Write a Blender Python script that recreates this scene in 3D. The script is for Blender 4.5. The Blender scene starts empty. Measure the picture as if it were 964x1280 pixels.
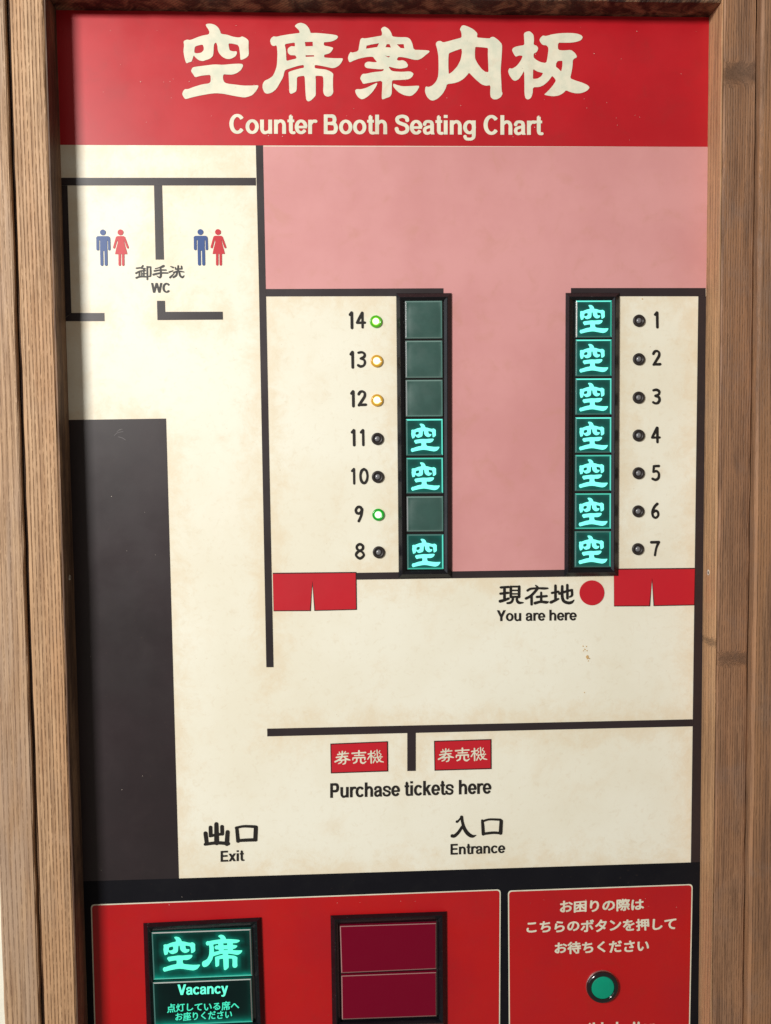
import bpy, math, random
import numpy as np
from mathutils import Matrix, Vector
from mathutils.geometry import delaunay_2d_cdt

random.seed(7)
sc = bpy.context.scene
COL = sc.collection

# ------------------------------------------------------------------ camera
F = 1100.0                       # focal length in photo pixels (964 x 1280)
D = 0.825                        # metres from the lens to the chart (0.75 mm per pixel)
PITCH, YAW, ROLL = -0.05832297, -0.04290119, 0.01054266
ROT = (Matrix.Rotation(YAW, 3, 'Z') @ Matrix.Rotation(PITCH, 3, 'X') @ Matrix.Rotation(ROLL, 3, 'Y'))
cd = bpy.data.cameras.new("camera")
cam = bpy.data.objects.new("camera", cd)
COL.objects.link(cam)
cd.sensor_fit = 'VERTICAL'
cd.sensor_height = 24.0
cd.lens = F / 1280.0 * 24.0
cd.clip_start = 0.01
cd.clip_end = 50
cam.matrix_world = Matrix.Translation((0, -D, 0)) @ (ROT @ Matrix.Rotation(math.radians(90), 3, 'X')).to_4x4()
sc.camera = cam

# ------------------------------------------------------------------ light
world = bpy.data.worlds.new("World")
sc.world = world
world.use_nodes = True
bg = world.node_tree.nodes["Background"]
bg.inputs[0].default_value = (1.0, 0.88, 0.76, 1)
bg.inputs[1].default_value = 0.20
ld = bpy.data.lights.new("key_lamp", 'AREA')
ld.shape = 'RECTANGLE'
ld.size, ld.size_y = 0.55, 0.34
ld.energy = 66
ld.color = (1.0, 0.975, 0.93)
lamp = bpy.data.objects.new("key_lamp", ld)
COL.objects.link(lamp)
lamp.location = (-1.36, -1.80, 0.74)
lamp.rotation_euler = (Vector((0.02, 0, 0.0)) - lamp.location).to_track_quat('-Z', 'Y').to_euler()
l2 = bpy.data.lights.new("side_panel_lamp", 'AREA')
l2.shape = 'RECTANGLE'; l2.size, l2.size_y = 0.9, 1.3
l2.energy = 6; l2.color = (0.86, 0.93, 1.0)
side = bpy.data.objects.new("side_panel_lamp", l2); COL.objects.link(side)
side.location = (-1.9, -0.75, 0.1)
side.rotation_euler = (Vector((0, 0, 0)) - side.location).to_track_quat('-Z', 'Y').to_euler()
sc.view_settings.view_transform = 'Standard'
sc.view_settings.look = 'None'
sc.view_settings.gamma = 1
sc.view_settings.exposure = 0.0
sc.cycles.max_bounces = 6

# ------------------------------------------------------------------ helpers
def P(px, py, d=0.0):
    """photo pixel -> point on the plane standing d metres proud of the chart"""
    w = ROT @ Vector(((px - 482) / F, 1, -(py - 640) / F))
    k = (D - d) / w.y
    return Vector((w.x * k, -d, w.z * k))

def srgb(r, g, b):
    f = lambda c: (c / 12.92) if c <= 0.04045 else ((c + 0.055) / 1.055) ** 2.4
    return (f(r / 255), f(g / 255), f(b / 255), 1)

def tag(o, label=None, cat=None, group=None, kind=None):
    if label: o['label'] = label
    if cat: o['category'] = cat
    if group: o['group'] = group
    if kind: o['kind'] = kind
    return o

def empty(name, loc, label, cat, group=None):
    o = bpy.data.objects.new(name, None)
    o.empty_display_size = 0.02
    o.location = loc
    COL.objects.link(o)
    return tag(o, label, cat, group)

def world_loc(o):
    l = Vector(o.location)
    while o.parent:
        o = o.parent
        l += Vector(o.location)
    return l

def mesh(name, verts, faces, mats, parent=None, fm=None, smooth=False, label=None):
    """one mesh object from world-space vertices; origin at its parent's origin"""
    if not isinstance(mats, (list, tuple)): mats = [mats]
    off = world_loc(parent) if parent else Vector((0, 0, 0))
    me = bpy.data.meshes.new(name)
    me.from_pydata([tuple(Vector(v) - off) for v in verts], [], faces)
    for m in mats: me.materials.append(m)
    if fm:
        for p, i in zip(me.polygons, fm): p.material_index = i
    if smooth:
        for p in me.polygons: p.use_smooth = True
    me.update()
    o = bpy.data.objects.new(name, me)
    COL.objects.link(o)
    if parent: o.parent = parent
    if label: o['label'] = label
    return o

def slab(quad, d0, d1):
    """closed slab from a pixel quad (tl, tr, br, bl) between depths d0 (back) and d1 (front)"""
    v = [P(x, y, d1) for x, y in quad]
    v += [Vector((p.x, -d0, p.z)) for p in v]
    f = [(3, 2, 1, 0), (4, 5, 6, 7)]
    for i in range(4):
        j = (i + 1) % 4
        f.append((i, j, j + 4, i + 4))
    return v, f

def sheet(name, quad, d, mat, parent, label=None):
    v = [P(x, y, d) for x, y in quad]
    return mesh(name, v, [tuple(range(len(v) - 1, -1, -1))], mat, parent, label=label)

def rrect(quad, r, n=6):
    """quad (tl,tr,br,bl) with rounded corners, in pixels"""
    out = []
    N = len(quad)
    for i in range(N):
        p = Vector(quad[i]); a = Vector(quad[i - 1]); b = Vector(quad[(i + 1) % N])
        pa = p + (a - p).normalized() * r; pb = p + (b - p).normalized() * r
        for k in range(n + 1):
            t = k / n
            out.append(tuple(pa * (1 - t) ** 2 + p * 2 * t * (1 - t) + pb * t * t))
    return out

# --- glyph kit: ordered list of ('+'|'-', convex or plain polygon) unioned by triangulation
def _ccw(p):
    a = sum(p[i][0] * p[(i + 1) % len(p)][1] - p[(i + 1) % len(p)][0] * p[i][1] for i in range(len(p)))
    return p if a > 0 else p[::-1]

def fill(polys):
    vs, fs, sg = [], [], []
    for s, p in polys:
        p = _ccw([tuple(q) for q in p])
        fs.append(list(range(len(vs), len(vs) + len(p))))
        vs += [Vector((float(x), float(y))) for x, y in p]
        sg.append(s)
    r = delaunay_2d_cdt(vs, [], fs, 0, 1e-4)
    ov, of, orig = r[0], r[2], r[5]
    keep = []
    for t, o in zip(of, orig):
        st = False
        for k in sorted(o): st = sg[k] == '+'
        if st: keep.append(t)
    return ov, keep

def chaikin(pts, q=0.2):
    out = []
    n = len(pts)
    for i in range(n):
        a, b = pts[i], pts[(i + 1) % n]
        out.append((a[0] * (1 - q) + b[0] * q, a[1] * (1 - q) + b[1] * q))
        out.append((a[0] * q + b[0] * (1 - q), a[1] * q + b[1] * (1 - q)))
    return out

def disc(c, r, n=12):
    return [(c[0] + r * math.cos(2 * math.pi * i / n), c[1] + r * math.sin(2 * math.pi * i / n)) for i in range(n)]

def spline(pts, n=6):
    if len(pts) < 3: return list(pts)
    out = []
    P_ = [pts[0]] + list(pts) + [pts[-1]]
    for i in range(1, len(P_) - 2):
        a, b, c, d = [np.array(q, float) for q in P_[i - 1:i + 3]]
        for k in range(n):
            t = k / n
            out.append(tuple(0.5 * (2 * b + (c - a) * t + (2 * a - 5 * b + 4 * c - d) * t * t + (3 * b - a - 3 * c + d) * t ** 3)))
    out.append(tuple(np.array(pts[-1], float)))
    return out

def brush(pts, w, cap='r', smooth=True):
    """stroke; pts (x, y) or (x, y, w)"""
    pts = [(p[0], p[1], p[2] if len(p) > 2 else w) for p in pts]
    if smooth: pts = spline(pts)
    out = []
    for i in range(len(pts) - 1):
        (x0, y0, w0), (x1, y1, w1) = pts[i], pts[i + 1]
        dx, dy = x1 - x0, y1 - y0
        L = math.hypot(dx, dy)
        if L < 1e-6: continue
        nx, ny = -dy / L, dx / L
        out.append(('+', [(x0 + nx * w0 / 2, y0 + ny * w0 / 2), (x1 + nx * w1 / 2, y1 + ny * w1 / 2),
                          (x1 - nx * w1 / 2, y1 - ny * w1 / 2), (x0 - nx * w0 / 2, y0 - ny * w0 / 2)]))
    for i, p in enumerate(pts):
        if cap == 'b' and i in (0, len(pts) - 1): continue
        out.append(('+', disc(p, p[2] / 2 * 0.995, 12)))
    return out

def glyph_mesh(name, polys, tf, d, mat, parent, label=None):
    """polys in a local frame, tf(x, y) -> photo pixel"""
    v, f = fill(polys)
    wv = [P(*tf(p.x, p.y), d) for p in v]
    # faces must look at the viewer (-Y)
    ff = []
    for t in f:
        a, b, c = wv[t[0]], wv[t[1]], wv[t[2]]
        ff.append(t if (b - a).cross(c - a).y < 0 else t[::-1])
    return mesh(name, wv, ff, mat, parent, label=label)

# ------------------------------------------------------------------ materials
def new_mat(name):
    m = bpy.data.materials.new(name); m.use_nodes = True
    nt = m.node_tree
    return m, nt, nt.nodes["Principled BSDF"]

def N(nt, t, **kw):
    n = nt.nodes.new(t)
    for k, v in kw.items():
        if k == 'op': n.operation = v
        else: setattr(n, k, v)
    return n

def math_(nt, op, a, b=None, c=None, clamp=False):
    n = nt.nodes.new('ShaderNodeMath'); n.operation = op; n.use_clamp = clamp
    for i, x in enumerate((a, b, c)):
        if x is None: continue
        if isinstance(x, (int, float)): n.inputs[i].default_value = x
        else: nt.links.new(x, n.inputs[i])
    return n.outputs[0]

def mixc(nt, fac, a, b):
    n = nt.nodes.new('ShaderNodeMix'); n.data_type = 'RGBA'
    for s, x in ((n.inputs[0], fac), (n.inputs[6], a), (n.inputs[7], b)):
        if isinstance(x, (int, float)): s.default_value = x
        elif isinstance(x, tuple): s.default_value = x
        else: nt.links.new(x, s)
    return n.outputs[2]

def noise(nt, scale, detail=4, rough=0.55, vec=None, dist=0.0):
    n = nt.nodes.new('ShaderNodeTexNoise')
    n.inputs['Scale'].default_value = scale
    n.inputs['Detail'].default_value = detail
    n.inputs['Roughness'].default_value = rough
    n.inputs['Distortion'].default_value = dist
    if vec is not None: nt.links.new(vec, n.inputs['Vector'])
    return n.outputs['Fac']

def ramp(nt, fac, stops):
    n = nt.nodes.new('ShaderNodeMapRange'); n.interpolation_type = 'SMOOTHSTEP'
    nt.links.new(fac, n.inputs[0])
    for i, s in enumerate(stops): n.inputs[i + 1].default_value = s
    return n.outputs[0]

def pos(nt):
    return nt.nodes.new('ShaderNodeNewGeometry').outputs['Position']

BOARD_ROUGH = 0.40
def print_mat(name, base, alt, grime=(0.5, 0.36, 0.2, 1), amount=0.25, rough=None, spec=0.55, scale=9):
    """printed laminate: colour with mottling, faint speckle, hand-wiped gloss"""
    m, nt, b = new_mat(name)
    p = pos(nt)
    n1 = ramp(nt, noise(nt, scale, 5, 0.6, p), (0.35, 0.68, 0, 1))
    n2 = ramp(nt, noise(nt, 42, 5, 0.65, p, 0.6), (0.5, 0.75, 0, 1))
    c = mixc(nt, n1, base, alt)
    c = mixc(nt, math_(nt, 'MULTIPLY', n2, amount), c, grime)
    spk = ramp(nt, noise(nt, 420, 2, 0.5, p), (0.70, 0.78, 0, 1))
    c = mixc(nt, math_(nt, 'MULTIPLY', spk, 0.35 * amount + 0.03), c, (0.22, 0.14, 0.08, 1))
    nt.links.new(c, b.inputs['Base Color'])
    r = rough if rough is not None else BOARD_ROUGH
    rr = ramp(nt, noise(nt, 14, 4, 0.6, p), (0.3, 0.7, r - 0.04, r + 0.06))
    nt.links.new(rr, b.inputs['Roughness'])
    b.inputs['Specular IOR Level'].default_value = spec
    bp = nt.nodes.new('ShaderNodeBump'); bp.inputs['Strength'].default_value = 0.05
    bp.inputs['Distance'].default_value = 0.0004
    nt.links.new(noise(nt, 900, 3, 0.6, p), bp.inputs['Height'])
    nt.links.new(bp.outputs[0], b.inputs['Normal'])
    return m

M = {}
M['red'] = print_mat('red_print', (0.50, 0.007, 0.015, 1), (0.43, 0.006, 0.013, 1), (0.30, 0.02, 0.02, 1), 0.22)
M['red_low'] = print_mat('lower_red_print', (0.49, 0.005, 0.006, 1), (0.43, 0.005, 0.010, 1), (0.3, 0.02, 0.01, 1), 0.2)
M['pink'] = print_mat('pink_print', (0.68, 0.325, 0.32, 1), (0.62, 0.28, 0.275, 1), (0.55, 0.26, 0.19, 1), 0.35)
M['dark'] = print_mat('dark_wall_print', (0.026, 0.017, 0.020, 1), (0.020, 0.014, 0.016, 1), (0.04, 0.03, 0.03, 1), 0.2)
M['black'] = print_mat('black_band', (0.006, 0.006, 0.009, 1), (0.009, 0.009, 0.012, 1), (0.02, 0.02, 0.02, 1), 0.2, rough=0.5, spec=0.12)
M['ink'] = print_mat('black_ink', (0.012, 0.010, 0.009, 1), (0.016, 0.013, 0.011, 1), (0.05, 0.04, 0.03, 1), 0.1)
M['title'] = print_mat('cream_ink', (0.80, 0.76, 0.60, 1), (0.66, 0.68, 0.54, 1), (0.66, 0.50, 0.36, 1), 0.50, scale=70)
M['blue'] = print_mat('blue_ink', (0.012, 0.06, 0.22, 1), (0.015, 0.065, 0.24, 1), (0.03, 0.08, 0.3, 1), 0.1)
M['redink'] = print_mat('red_ink', (0.55, 0.010, 0.022, 1), (0.50, 0.009, 0.020, 1), (0.5, 0.02, 0.02, 1), 0.1)
M['outline'] = print_mat('dark_red_outline', (0.05, 0.006, 0.008, 1), (0.04, 0.006, 0.008, 1), (0.05, 0.02, 0.02, 1), 0.1)
M['rust'] = print_mat('rust_stain', (0.60, 0.38, 0.15, 1), (0.66, 0.44, 0.2, 1), (0.5, 0.28, 0.09, 1), 0.5)

def cream_mat(name):
    """aged-paper print: tan staining that gathers along the printed walls (vertex attribute 'near' = metres to the nearest wall line)"""
    m, nt, b = new_mat(name)
    p = pos(nt)
    base = mixc(nt, ramp(nt, noise(nt, 7, 4, 0.55, p), (0.35, 0.7, 0, 1)), (0.87, 0.85, 0.72, 1), (0.82, 0.78, 0.63, 1))
    blot = ramp(nt, noise(nt, 24, 7, 0.68, p, 0.5), (0.52, 0.78, 0, 1))
    base = mixc(nt, math_(nt, 'MULTIPLY', blot, 0.34), base, (0.74, 0.60, 0.40, 1))
    fine = ramp(nt, noise(nt, 150, 6, 0.7, p, 0.8), (0.52, 0.72, 0, 1))
    base = mixc(nt, math_(nt, 'MULTIPLY', fine, 0.20), base, (0.62, 0.48, 0.30, 1))
    at = nt.nodes.new('ShaderNodeAttribute'); at.attribute_name = 'near'
    wob = math_(nt, 'MULTIPLY', math_(nt, 'SUBTRACT', noise(nt, 34, 9, 0.80, p, 0.3), 0.5), 0.12)
    e = ramp(nt, math_(nt, 'ADD', at.outputs['Fac'], wob), (-0.012, 0.026, 1, 0))
    base = mixc(nt, math_(nt, 'MULTIPLY', e, 0.42), base, (0.74, 0.57, 0.35, 1))
    spk = ramp(nt, noise(nt, 330, 2, 0.5, p), (0.735, 0.79, 0, 1))
    base = mixc(nt, math_(nt, 'MULTIPLY', spk, 0.30), base, (0.30, 0.19, 0.09, 1))
    nt.links.new(base, b.inputs['Base Color'])
    nt.links.new(ramp(nt, noise(nt, 12, 4, 0.6, p), (0.3, 0.7, BOARD_ROUGH - 0.03, BOARD_ROUGH + 0.07)), b.inputs['Roughness'])
    bp = nt.nodes.new('ShaderNodeBump'); bp.inputs['Strength'].default_value = 0.05
    bp.inputs['Distance'].default_value = 0.0004
    nt.links.new(noise(nt, 900, 3, 0.6, p), bp.inputs['Height'])
    nt.links.new(bp.outputs[0], b.inputs['Normal'])
    return m
M['cream'] = cream_mat('cream_print')

def wood_mat(name, light, mid, dark, knots=(), pore=1.0, seed=0.0, rough=0.55, stain=(0.2, 0.13, 0.1, 1), stain_amt=0.35, spec=0.3, pitch=0.0040, dashes=0.6, alt=(0.5, 0.3, 0.17, 1), tone2=0.5):
    """sawn softwood/oak: long fibres, short dark pores in rows, broad bands, knots, worn stains"""
    m, nt, b = new_mat(name)
    p = pos(nt)
    off = nt.nodes.new('ShaderNodeVectorMath'); off.operation = 'ADD'; off.inputs[1].default_value = (seed, seed * .3, seed * 1.7)
    nt.links.new(p, off.inputs[0]); p0 = off.outputs[0]
    # knots bend the grain
    vec = p0
    kmask = None
    for (kx, kz, kr) in knots:
        dv = nt.nodes.new('ShaderNodeVectorMath'); dv.operation = 'SUBTRACT'
        nt.links.new(p, dv.inputs[0]); dv.inputs[1].default_value = (kx, 0, kz)
        sc_ = nt.nodes.new('ShaderNodeVectorMath'); sc_.operation = 'MULTIPLY'
        nt.links.new(dv.outputs[0], sc_.inputs[0]); sc_.inputs[1].default_value = (0.62, 0, 2.3)
        ln = nt.nodes.new('ShaderNodeVectorMath'); ln.operation = 'LENGTH'
        nt.links.new(sc_.outputs[0], ln.inputs[0])
        r = math_(nt, 'ADD', ln.outputs['Value'], math_(nt, 'MULTIPLY', math_(nt, 'SUBTRACT', noise(nt, 120, 4, 0.7, p), 0.5), kr * 1.6))
        rg = math_(nt, 'MULTIPLY_ADD', math_(nt, 'SINE', math_(nt, 'MULTIPLY', r, 5200 * 0.35)), 0.30, 0.70)
        k = math_(nt, 'MULTIPLY', ramp(nt, r, (0, kr, 1, 0)), rg)
        kmask = k if kmask is None else math_(nt, 'MAXIMUM', kmask, k)
    def st(sx, sz):
        mp = nt.nodes.new('ShaderNodeMapping'); mp.inputs['Scale'].default_value = (sx, sx, sz)
        nt.links.new(vec, mp.inputs[0]); return mp.outputs[0]
    if kmask is not None:
        cmb = nt.nodes.new('ShaderNodeCombineXYZ')
        nt.links.new(math_(nt, 'MULTIPLY', kmask, 0.02), cmb.inputs[0])
        ad = nt.nodes.new('ShaderNodeVectorMath'); ad.operation = 'ADD'
        nt.links.new(p0, ad.inputs[0]); nt.links.new(cmb.outputs[0], ad.inputs[1]); vec = ad.outputs[0]
    band = noise(nt, 1, 3, 0.5, st(70, 2.2), 0.8)
    fib = noise(nt, 1, 6, 0.7, st(520, 14))
    por = ramp(nt, noise(nt, 1, 3, 0.6, st(640, 85)), (0.53, 0.70, 0, 1))
    # rings: pores gather in rows
    row = ramp(nt, noise(nt, 1, 1, 0.5, st(420, 1.5), 0.3), (0.40, 0.60, 0.15, 1))
    sx_ = nt.nodes.new('ShaderNodeSeparateXYZ'); nt.links.new(vec, sx_.inputs[0])
    wander = math_(nt, 'MULTIPLY', noise(nt, 1, 2, 0.5, st(14, 2.0)), 11.0)
    ph = math_(nt, 'ADD', math_(nt, 'MULTIPLY', math_(nt, 'ADD', sx_.outputs[0], sx_.outputs[1]), 2 * math.pi / pitch), wander)
    lines = ramp(nt, math_(nt, 'SINE', ph), (0.2, 1.0, 0, 1))
    dash = ramp(nt, noise(nt, 1, 4, 0.65, st(650, 150)), (0.36, 0.60, 0.1, 1))
    row2 = math_(nt, 'MULTIPLY', math_(nt, 'MULTIPLY', lines, dash), dashes)
    c = mixc(nt, ramp(nt, band, (0.3, 0.7, 0, 1)), light, mid)
    c = mixc(nt, ramp(nt, fib, (0.36, 0.70, 0, 0.75)), c, dark)
    c = mixc(nt, math_(nt, 'MULTIPLY', math_(nt, 'MULTIPLY', por, row), 0.62 * pore), c, dark)
    tone = ramp(nt, noise(nt, 1, 4, 0.6, st(55, 5), 0.6), (0.40, 0.66, 0, 1))
    c = mixc(nt, math_(nt, 'MULTIPLY', tone, tone2), c, alt)
    c = mixc(nt, row2, c, dark)
    blot = ramp(nt, noise(nt, 16, 5, 0.65, p0, 0.5), (0.48, 0.75, 0, 1))
    c = mixc(nt, math_(nt, 'MULTIPLY', blot, stain_amt), c, stain)
    if kmask is not None:
        c = mixc(nt, math_(nt, 'MULTIPLY', kmask, 0.42), c, (0.055, 0.035, 0.025, 1))
    nt.links.new(c, b.inputs['Base Color'])
    nt.links.new(ramp(nt, fib, (0.3, 0.7, rough - 0.06, rough + 0.12)), b.inputs['Roughness'])
    b.inputs['Specular IOR Level'].default_value = spec
    h = math_(nt, 'SUBTRACT', math_(nt, 'SUBTRACT', math_(nt, 'MULTIPLY', fib, 0.6), math_(nt, 'MULTIPLY', math_(nt, 'MULTIPLY', por, row), 0.4)), math_(nt, 'MULTIPLY', row2, 1.3))
    bp = nt.nodes.new('ShaderNodeBump'); bp.inputs['Strength'].default_value = 0.6
    bp.inputs['Distance'].default_value = 0.0009
    nt.links.new(h, bp.inputs['Height']); nt.links.new(bp.outputs[0], b.inputs['Normal'])
    return m

def plain(name, col, rough=0.4, metal=0.0, spec=0.5, coat=0.0, emit=None, es=0.0, bump=0.0, vary=0.0):
    m, nt, b = new_mat(name)
    p = pos(nt)
    if vary:
        c = mixc(nt, ramp(nt, noise(nt, 90, 5, 0.6, p), (0.35, 0.7, 0, 1)), col, tuple(min(1, x * (1 + vary)) for x in col[:3]) + (1,))
        nt.links.new(c, b.inputs['Base Color'])
    else: b.inputs['Base Color'].default_value = col
    nt.links.new(ramp(nt, noise(nt, 60, 4, 0.6, p), (0.3, 0.7, max(0.02, rough - 0.05), rough + 0.08)), b.inputs['Roughness'])
    b.inputs['Metallic'].default_value = metal
    b.inputs['Specular IOR Level'].default_value = spec
    b.inputs['Coat Weight'].default_value = coat
    b.inputs['Coat Roughness'].default_value = 0.08
    if emit:
        b.inputs['Emission Color'].default_value = emit
        b.inputs['Emission Strength'].default_value = es
    if bump:
        bp = nt.nodes.new('ShaderNodeBump'); bp.inputs['Strength'].default_value = bump
        bp.inputs['Distance'].default_value = 0.0006
        nt.links.new(noise(nt, 260, 5, 0.7, p), bp.inputs['Height']); nt.links.new(bp.outputs[0], b.inputs['Normal'])
    return m

M['frame'] = plain('black_moulding', (0.004, 0.004, 0.006, 1), 0.22, spec=0.42, bump=0.06, vary=0.5)
def wear(m, col, scale=(160, 160, 160), lo=0.66, amt=0.5):
    nt = m.node_tree; b = nt.nodes["Principled BSDF"]
    src = b.inputs['Base Color'].links[0].from_socket
    mp = nt.nodes.new('ShaderNodeMapping'); mp.inputs['Scale'].default_value = scale
    nt.links.new(pos(nt), mp.inputs[0])
    w_ = ramp(nt, noise(nt, 1, 6, 0.75, mp.outputs[0]), (lo, lo + 0.08, 0, 1))
    nt.links.new(mixc(nt, math_(nt, 'MULTIPLY', w_, amt), src, col), b.inputs['Base Color'])
wear(M['frame'], (0.22, 0.22, 0.22, 1), (260, 260, 420), 0.62, 0.22)
M['tile_off'] = plain('dark_teal_glass', (0.030, 0.085, 0.072, 1), 0.36, spec=0.9, vary=0.12)
M['edge_teal'] = plain('teal_rim_highlight', (0.22, 0.50, 0.44, 1), 0.25, spec=0.8)  # right chamfer of unlit tiles: highlight painted as a lighter teal
M['edge_dim'] = plain('grey_rim_highlight', (0.22, 0.25, 0.25, 1), 0.25, spec=0.8)  # left chamfer of unlit tiles: pale highlight painted into the colour
M['tile_off_edge'] = plain('glass_edge', (0.16, 0.27, 0.24, 1), 0.2, spec=0.8, coat=0.5)
def leak_mat(name, base, col, strength, floor):
    """backlit acrylic: light leaks through round the cut-out lettering and along the edges (attribute 'leak')"""
    m, nt, b = new_mat(name)
    at = nt.nodes.new('ShaderNodeAttribute'); at.attribute_name = 'leak'
    b.inputs['Base Color'].default_value = base
    b.inputs['Roughness'].default_value = 0.3
    b.inputs['Specular IOR Level'].default_value = 0.15
    b.inputs['Emission Color'].default_value = col
    cl = ramp(nt, noise(nt, 90, 3, 0.5, pos(nt)), (0.3, 0.7, 0.75, 1.2))
    nt.links.new(math_(nt, 'MULTIPLY', math_(nt, 'ADD', math_(nt, 'MULTIPLY', at.outputs['Fac'], strength), floor), cl), b.inputs['Emission Strength'])
    return m
M['tile_on'] = leak_mat('backlit_teal_glass', (0.012, 0.040, 0.036, 1), (0.0, 0.75, 0.58, 1), 0.10, 0.014)
M['tile_on_dark'] = leak_mat('backlit_dark_glass', (0.003, 0.010, 0.010, 1), (0.0, 0.72, 0.50, 1), 0.24, 0.004)
M['glow'] = plain('lit_glyph', (0.1, 0.5, 0.45, 1), 0.4, emit=(0.20, 1.0, 0.78, 1), es=1.0)
M['glow_green'] = plain('lit_green_lettering', (0.05, 0.4, 0.3, 1), 0.4, emit=(0.14, 0.98, 0.62, 1), es=0.92)
M['glow_dim'] = plain('lit_small_lettering', (0.05, 0.4, 0.3, 1), 0.4, emit=(0.03, 0.72, 0.42, 1), es=0.75)
M['edge_hi'] = plain('lit_edge_bright', (0.1, 0.5, 0.45, 1), 0.2, emit=(0.15, 1.0, 0.76, 1), es=0.58)
M['edge_mid'] = plain('lit_edge_medium', (0.08, 0.3, 0.26, 1), 0.2, emit=(0.03, 0.9, 0.6, 1), es=0.34)
M['edge_lo'] = plain('lit_edge_faint', (0.07, 0.14, 0.13, 1), 0.2, emit=(0.0, 0.6, 0.45, 1), es=0.07)
M['edge_grey'] = plain('pale_edge', (0.45, 0.47, 0.45, 1), 0.25, spec=0.7)
M['magenta'] = plain('dark_magenta_glass', (0.13, 0.0005, 0.012, 1), 0.22, spec=0.25, emit=(0.35, 0.0, 0.035, 1), es=0.10)
M['mag_edge'] = plain('magenta_glass_edge', (0.42, 0.22, 0.21, 1), 0.25, spec=0.7)
M['bezel'] = plain('led_bezel', (0.026, 0.020, 0.018, 1), 0.42, spec=0.35)
M['lens_off'] = plain('led_lens_grey', (0.17, 0.17, 0.18, 1), 0.3, spec=0.7, coat=0.4)
M['core'] = plain('led_core_lit', (0.9, 0.9, 0.8, 1), 0.3, emit=(1.0, 1.0, 0.92, 1), es=1.6)
M['g1'] = plain('led_green_rim', (0.05, 0.25, 0.01, 1), 0.3, coat=0.5, emit=(0.10, 0.50, 0.0, 1), es=0.40)
M['g2'] = plain('led_green_inner', (0.3, 0.8, 0.1, 1), 0.3, emit=(0.55, 1.0, 0.15, 1), es=0.85)
M['d1'] = plain('led_deep_green_rim', (0.0, 0.18, 0.01, 1), 0.3, coat=0.5, emit=(0.0, 0.42, 0.02, 1), es=0.42)
M['d2'] = plain('led_deep_green_inner', (0.3, 0.8, 0.3, 1), 0.3, emit=(0.45, 1.0, 0.4, 1), es=0.8)
M['a1'] = plain('led_amber_rim', (0.40, 0.20, 0.02, 1), 0.3, coat=0.5, emit=(0.60, 0.36, 0.03, 1), es=0.42)
M['a2'] = plain('led_amber_inner', (0.9, 0.7, 0.2, 1), 0.3, emit=(1.0, 0.88, 0.40, 1), es=0.95)
M['btn_green'] = plain('green_plastic_glow', (0.002, 0.24, 0.14, 1), 0.45, spec=0.25, emit=(0.0, 0.5, 0.30, 1), es=0.09, vary=0.10)  # faint emission added to brighten the green cap
M['btn_black'] = plain('black_plastic', (0.006, 0.006, 0.007, 1), 0.12, spec=0.6, coat=0.5)
M['chrome'] = plain('button_ring', (0.55, 0.45, 0.42, 1), 0.2, metal=0.9)
M['steel'] = plain('nail_head', (0.6, 0.56, 0.48, 1), 0.4, metal=0.4, vary=0.3)
M['plaster'] = plain('cream_wall', (0.80, 0.79, 0.68, 1), 0.8, bump=0.3, vary=0.05)

# ------------------------------------------------------------------ setting: wall and timber surround
JD = D * (1 - (P(89, 640).x / P(76, 640).x))       # how far the posts stand proud of the chart
JD = abs(JD)
def X(px, py, d): return P(px, py, d).x
TOP, BOT = 0.62, -0.72
def board(x0, x1, z0, z1, d0, d1, ch=0.0012, wob=0.00035, seed=1):
    """a sawn board standing on end (or lying) with eased, slightly uneven arrises"""
    rnd = random.Random(seed)
    prof = [(x0, d0), (x0, d1 - ch), (x0 + ch, d1), (x1 - ch, d1), (x1, d1 - ch), (x1, d0)]
    n = 60
    vs, fs = [], []
    for i in range(n + 1):
        z = z0 + (z1 - z0) * i / n
        for j, (x, d) in enumerate(prof):
            e = rnd.uniform(-wob, wob) if 0 < j < 5 else 0
            vs.append(Vector((x + e, -(d + e * 0.4), z)))
    k = len(prof)
    for i in range(n):
        for j in range(k):
            a, b_ = i * k + j, i * k + (j + 1) % k
            fs.append((a, b_, b_ + k, a + k))
    fs.append(tuple(range(k - 1, -1, -1))); fs.append(tuple(n * k + j for j in range(k)))
    return vs, fs

def single(name, vf, mat, label, cat, kind=None, smooth=False):
    o = mesh(name, vf[0], vf[1], mat, smooth=smooth)
    return tag(o, label, cat, kind=kind)

xl = P(90, 640).x                      # left inner face
xr = (P(882.4, 320).x + P(877.7, 900).x) / 2
xpl0 = X(33.5, 640, JD)                # left edge of left post front
dpl = JD + 0.0012
xpl1 = X(27.5, 640, dpl)               # right edge of the outer left board
xpl2 = X(-1, 1100, dpl)                # its outer edge
w_left = wood_mat('light_ash_wood', (0.58, 0.375, 0.215, 1), (0.49, 0.295, 0.160, 1), (0.17, 0.085, 0.042, 1), pore=0.45, dashes=0.80, pitch=0.0031, seed=3.1, alt=(0.52, 0.29, 0.145, 1), tone2=0.45, stain=(0.44, 0.29, 0.19, 1))
w_left2 = wood_mat('pale_board_wood', (0.54, 0.355, 0.21, 1), (0.46, 0.285, 0.16, 1), (0.17, 0.09, 0.05, 1), pore=0.5, dashes=0.5, pitch=0.0043, seed=8.4, alt=(0.42, 0.31, 0.23, 1), tone2=0.55, stain=(0.42, 0.28, 0.19, 1))
k1 = P(915, 90, JD); k2 = P(915, 823, JD); k3 = P(890, 800, JD)
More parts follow.
